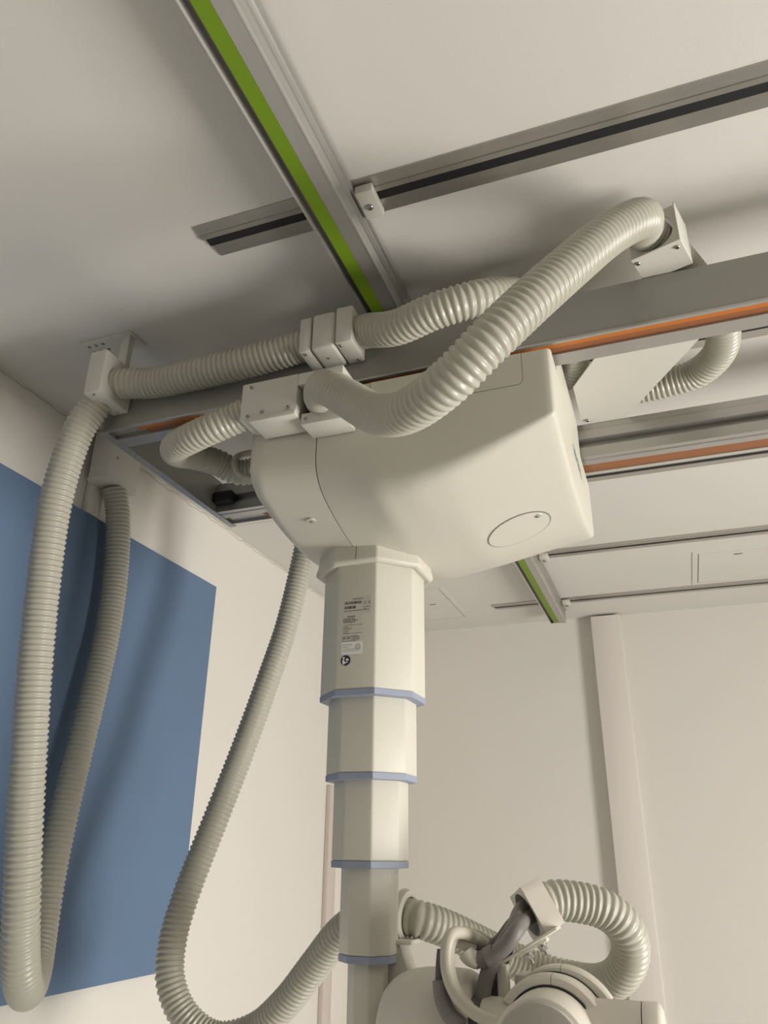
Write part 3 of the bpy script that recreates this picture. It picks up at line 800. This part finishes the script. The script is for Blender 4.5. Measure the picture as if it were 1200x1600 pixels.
# drum facing the camera
DX, DZ = -0.233, -0.2485
def disc(name, r, y0, y1, m, x=DX, z=DZ, bev=0.004, seg=56):
    return lathe(name, [(0.0, 0.0), (r, 0.0), (r, (y1 - y0) - bev), (r - bev * 0.3, (y1 - y0) - bev * 0.3), (r - bev, (y1 - y0)), (0.0, (y1 - y0))], (x, y1, z), (0, -1, 0), m, th, seg)
disc('drum_face', 0.0625, 1.268, 1.285, 'tube_grey', bev=0.002)
lathe('drum_rim', [(0.036, 0.0), (0.039, 0.0), (0.039, 0.002), (0.036, 0.002)], (DX + 0.004, 1.268, DZ - 0.006), (0, -1, 0), 'tube', th, 48, closed_prof=True)
disc('drum', 0.069, 1.28, 1.368, 'tube', bev=0.006)
disc('drum_gap', 0.0715, 1.368, 1.373, 'dark_gap', bev=0.0005)
def arc_cover(name, r0, r1, y0, y1, a0, a1, m, x=DX, z=DZ):
    # angles from straight up, clockwise seen from the camera
    n = 40; V = []; Fc = []
    for i in range(n + 1):
        a = math.radians(a0 + (a1 - a0) * i / n); s, c_ = math.sin(a), math.cos(a)
        b = 0.003
        for r, y in ((r0, y1), (r0, y0), (r1 - b, y0), (r1, y0 + b), (r1, y1)):
            V.append((x + r * s, y, z + r * c_))
    for i in range(n):
        for k in range(5):
            k2 = (k + 1) % 5
            Fc.append((i * 5 + k, i * 5 + k2, i * 5 + 5 + k2, i * 5 + 5 + k))
    Fc.append((0, 1, 2, 3, 4)); Fc.append(tuple(range(n * 5 + 4, n * 5 - 1, -1)))
    return build(name, V, Fc, m, th, 30)
arc_cover('arc_cover', 0.072, 0.0855, 1.3725, 1.402, -56, 3.2, 'tube')
arc_cover('arc_cover', 0.072, 0.0855, 1.3725, 1.402, 3.8, 63, 'tube')
disc('neck_drum', 0.081, 1.402, 1.44, 'tube', bev=0.001)
disc('neck_gap', 0.0825, 1.437, 1.442, 'dark_gap', bev=0.0005)
arc_cover('rear_arc_cover', 0.081, 0.0935, 1.442, 1.475, -48, 2.2, 'tube', DX + 0.006, DZ - 0.003)
arc_cover('rear_arc_cover', 0.081, 0.0935, 1.442, 1.475, 2.8, 58, 'tube', DX + 0.006, DZ - 0.003)
box('cross_body', (DX - 0.068, 1.45, DZ - 0.08), (DX + 0.03, 1.51, DZ + 0.073), 'tube', th, 0.004)
# right and left cylinders (x-ray tube ends), axis along the bridge
TZ = on_y((980, 1566), 1.39).z - 0.055
e0 = on_y((1036, 1590), 1.37).x; e1 = on_y((1003, 1590), 1.36).x
lathe('right_cylinder', [(0.0, 0.0), (0.056, 0.0), (0.056, e1 - DX - 0.0015), (0.0, e1 - DX - 0.0015)], (DX, 1.40, TZ), (1, 0, 0), 'tube', th, 48)
lathe('end_cap', [(0.0, 0.0), (0.0565, 0.0), (0.0565, e0 - e1 - 0.008), (0.053, e0 - e1 - 0.003), (0.046, e0 - e1), (0.0, e0 - e1)], (e1, 1.40, TZ), (1, 0, 0), 'tube', th, 48)
l0 = on_y((747, 1580), 1.36).x
lathe('left_cylinder', [(0.0, 0.0), (0.050, 0.0), (0.052, 0.003), (0.052, DX - l0), (0.0, DX - l0)], (l0, 1.40, TZ - 0.003), (1, 0, 0), 'tube', th, 40)
lathe('cable_gland', [(0.0, 0.0), (0.034, 0.0), (0.036, 0.004), (0.036, 0.022), (0.0, 0.022)], (l0 - 0.022, 1.40, TZ + 0.012), (1, 0, 0), 'cable_dark', th, 28)
# upright and sloping bar that carry the hose clamp
u0 = on_y((776, 1508), 1.412); u1 = on_y((791, 1508), 1.412); ub = on_y((781, 1562), 1.412)
up = box('upright_post', (u0.x, 1.412, ub.z - 0.02), (u1.x, 1.437, u0.z), 'tube', th, 0.0012)
b0 = on_y((773, 1511), 1.435); b1 = on_y((873, 1449), 1.45)
bu = (b1 - b0).normalized(); bv = Vector((0, 1, 0)); bw = bu.cross(bv) * -1
if bw.z < 0: bw = -bw
bl2 = (b1 - b0).length
bar = box('sloping_bar', (0, -0.022, -0.0025), (bl2, 0.022, 0.0025), 'tube', th, 0.001, 1, (bu, bv, bw), b0)
b2 = on_y((812, 1498), 1.43)
box('bar_stiffener', (0.045, -0.008, -0.0085), (0.098, 0.016, -0.0027), 'tube', bar, 0.0008, 1, (bu, bv, bw), b0)
for t_ in (0.058, 0.085):
    pb = b0 + bu * t_ - bw * 0.0085
    bo = lathe('bolt', [(0.0, 0.0), (0.0038, 0.0), (0.0038, 0.016), (0.0, 0.016)], pb, -bw, 'steel', bar, 16)
    lathe('nut', [(0.0, 0.003), (0.0075, 0.003), (0.0075, 0.009), (0.0, 0.009)], pb, -bw, 'steel', bar, 6, 20)
    lathe('washer', [(0.0, 0.0005), (0.0092, 0.0005), (0.0092, 0.0025), (0.0, 0.0025)], pb, -bw, 'steel', bar, 24)
for t_, h in ((0.010, 0.012), (0.022, 0.014)):
    pb = b0 + bu * t_ + bw * 0.0028 + Vector((0, -0.012, 0))
    lathe('bolt', [(0.0, 0.0), (0.006, 0.0), (0.006, 0.006), (0.0035, 0.006), (0.0035, h), (0.0, h)], pb, bw, 'steel', bar, 12, 20)
# square clamp with round opening; its axis is the hose axis
CC = on_y((838, 1421), 1.48)
cu = (bu + Vector((0, 0.42, 0))).normalized(); cw = bw.copy(); cv_ = cw.cross(cu).normalized()
def clamp_geo():
    V = []; Fc = []; K = 40; r = 0.0355
    hy, h0, h1 = 0.042, 0.0385, 0.0395
    for x in (-0.019, 0.019):
        for k in range(K):
            a = 2 * math.pi * k / K
            V.append(CC + cu * x + cv_ * (r * math.cos(a)) + cw * (r * math.sin(a)))
        for k in range(K):
            a = 2 * math.pi * k / K; dy, dz = math.cos(a), math.sin(a)
            s = min(hy / abs(dy) if abs(dy) > 1e-6 else 9, h1 / abs(dz) if abs(dz) > 1e-6 else 9)
            V.append(CC + cu * x + cv_ * (s * dy) + cw * (s * dz))
    for k in range(K):
        k2 = (k + 1) % K
        Fc += [(k, k2, K + k2, K + k), (2 * K + k, 3 * K + k, 3 * K + k2, 2 * K + k2), (k, 2 * K + k, 2 * K + k2, k2), (K + k, K + k2, 3 * K + k2, 3 * K + k)]
    return [tuple(q) for q in V], Fc
build('hose_clamp', *clamp_geo(), 'tube', th, 30)
hose([RING + Vector((0.004, -0.001, -0.001)), RING + Vector((0.03, -0.002, -0.005)), at(700, 1452, 1.46), at(750, 1476, 1.48), at(800, 1500, 1.50), at(845, 1517, 1.50), at(890, 1530, 1.48), at(935, 1537, 1.43), at(968, 1524, 1.38), at(985, 1490, 1.35),
      at(978, 1452, 1.335), at(950, 1424, 1.335), at(912, 1411, 1.335), CC + cu * 0.03, CC + cu * 0.004],
     'hose looping over the tube head from column flange to the square clamp', 'corrugated hoses', 0.0335)
# cables between clamp and housing
def C(px, py, y): return on_y((px, py), y)
cable('grey_cable', [CC + cu * 0.018 + cw * 0.010, CC + cu * -0.02 + cw * 0.012, C(803, 1448, 1.42), C(785, 1477, 1.41), C(770, 1500, 1.40), C(758, 1535, 1.40), C(752, 1575, 1.40)], 0.0125, 'cable', th)
cable('grey_cable', [CC + cu * 0.018 - cw * 0.008 - cv_ * 0.008, CC + cu * -0.02 - cw * 0.004 - cv_ * 0.006, C(806, 1455, 1.39), C(788, 1480, 1.385), C(766, 1494, 1.385), C(742, 1501, 1.39)], 0.0125, 'cable', th)
cable('grey_cable', [CC + cu * 0.02 + Vector((0, 0.02, 0)), CC + cu * -0.02 + Vector((0, 0.015, 0.004)), C(800, 1446, 1.45), C(780, 1472, 1.44), C(755, 1484, 1.42), C(735, 1479, 1.41)], 0.0115, 'cable_dark', th)
cable('dark_cable', [C(800, 1462, 1.46), C(792, 1485, 1.46), C(779, 1520, 1.46), C(772, 1555, 1.46), C(778, 1580, 1.46)], 0.010, 'cable_dark', th)
lathe('cable_tie_sleeve', [(0.0130, -0.008), (0.0142, -0.008), (0.0142, 0.008), (0.0130, 0.008)], C(766, 1493, 1.3855), (-0.8, 0, -0.35), 'cable', th, 24, closed_prof=True)
cable('white_end_sleeve', [C(745, 1500.5, 1.39), C(733, 1495, 1.385), C(728, 1488, 1.385)], 0.0135, 'tube', th)
cable('white_end_sleeve', [C(738, 1479.5, 1.41), C(726, 1473, 1.40), C(718, 1470, 1.40)], 0.0125, 'tube', th)
cable('beige_sheath', [C(762, 1479, 1.43), C(740, 1464, 1.40), C(718, 1457, 1.37), C(703, 1463, 1.345), C(697, 1490, 1.335), C(700, 1525, 1.33), C(716, 1560, 1.325), C(745, 1585, 1.32), C(790, 1602, 1.31), C(850, 1618, 1.28)], 0.0095, 'sheath', th)
cable('beige_sheath', [C(770, 1476, 1.45), C(748, 1462, 1.43), C(722, 1456, 1.40), C(706, 1470, 1.375), C(702, 1505, 1.36), C(712, 1545, 1.35), C(735, 1575, 1.345)], 0.0085, 'sheath', th)
cable('dark_cable', [C(691, 1484, 1.35), C(689, 1510, 1.345), C(688, 1535, 1.342)], 0.0085, 'cable_dark', th)
cable('grey_boot', [C(688, 1532, 1.342), C(691, 1560, 1.338), C(702, 1585, 1.332), C(722, 1604, 1.327)], 0.0125, 'cable', th)

# small grey cable loop at the left of the carriage
lp = cable('cable_loop', [Vector((-0.722, 1.35, 0.832)), C(376, 711, 1.33), C(367, 720, 1.31), C(368, 732, 1.30), C(380, 745, 1.31), Vector((-0.722, 1.33, 0.752))], 0.0075, 'hose')
tag(lp, 'thin grey cable loop sticking out of the carriage left side', 'cable')
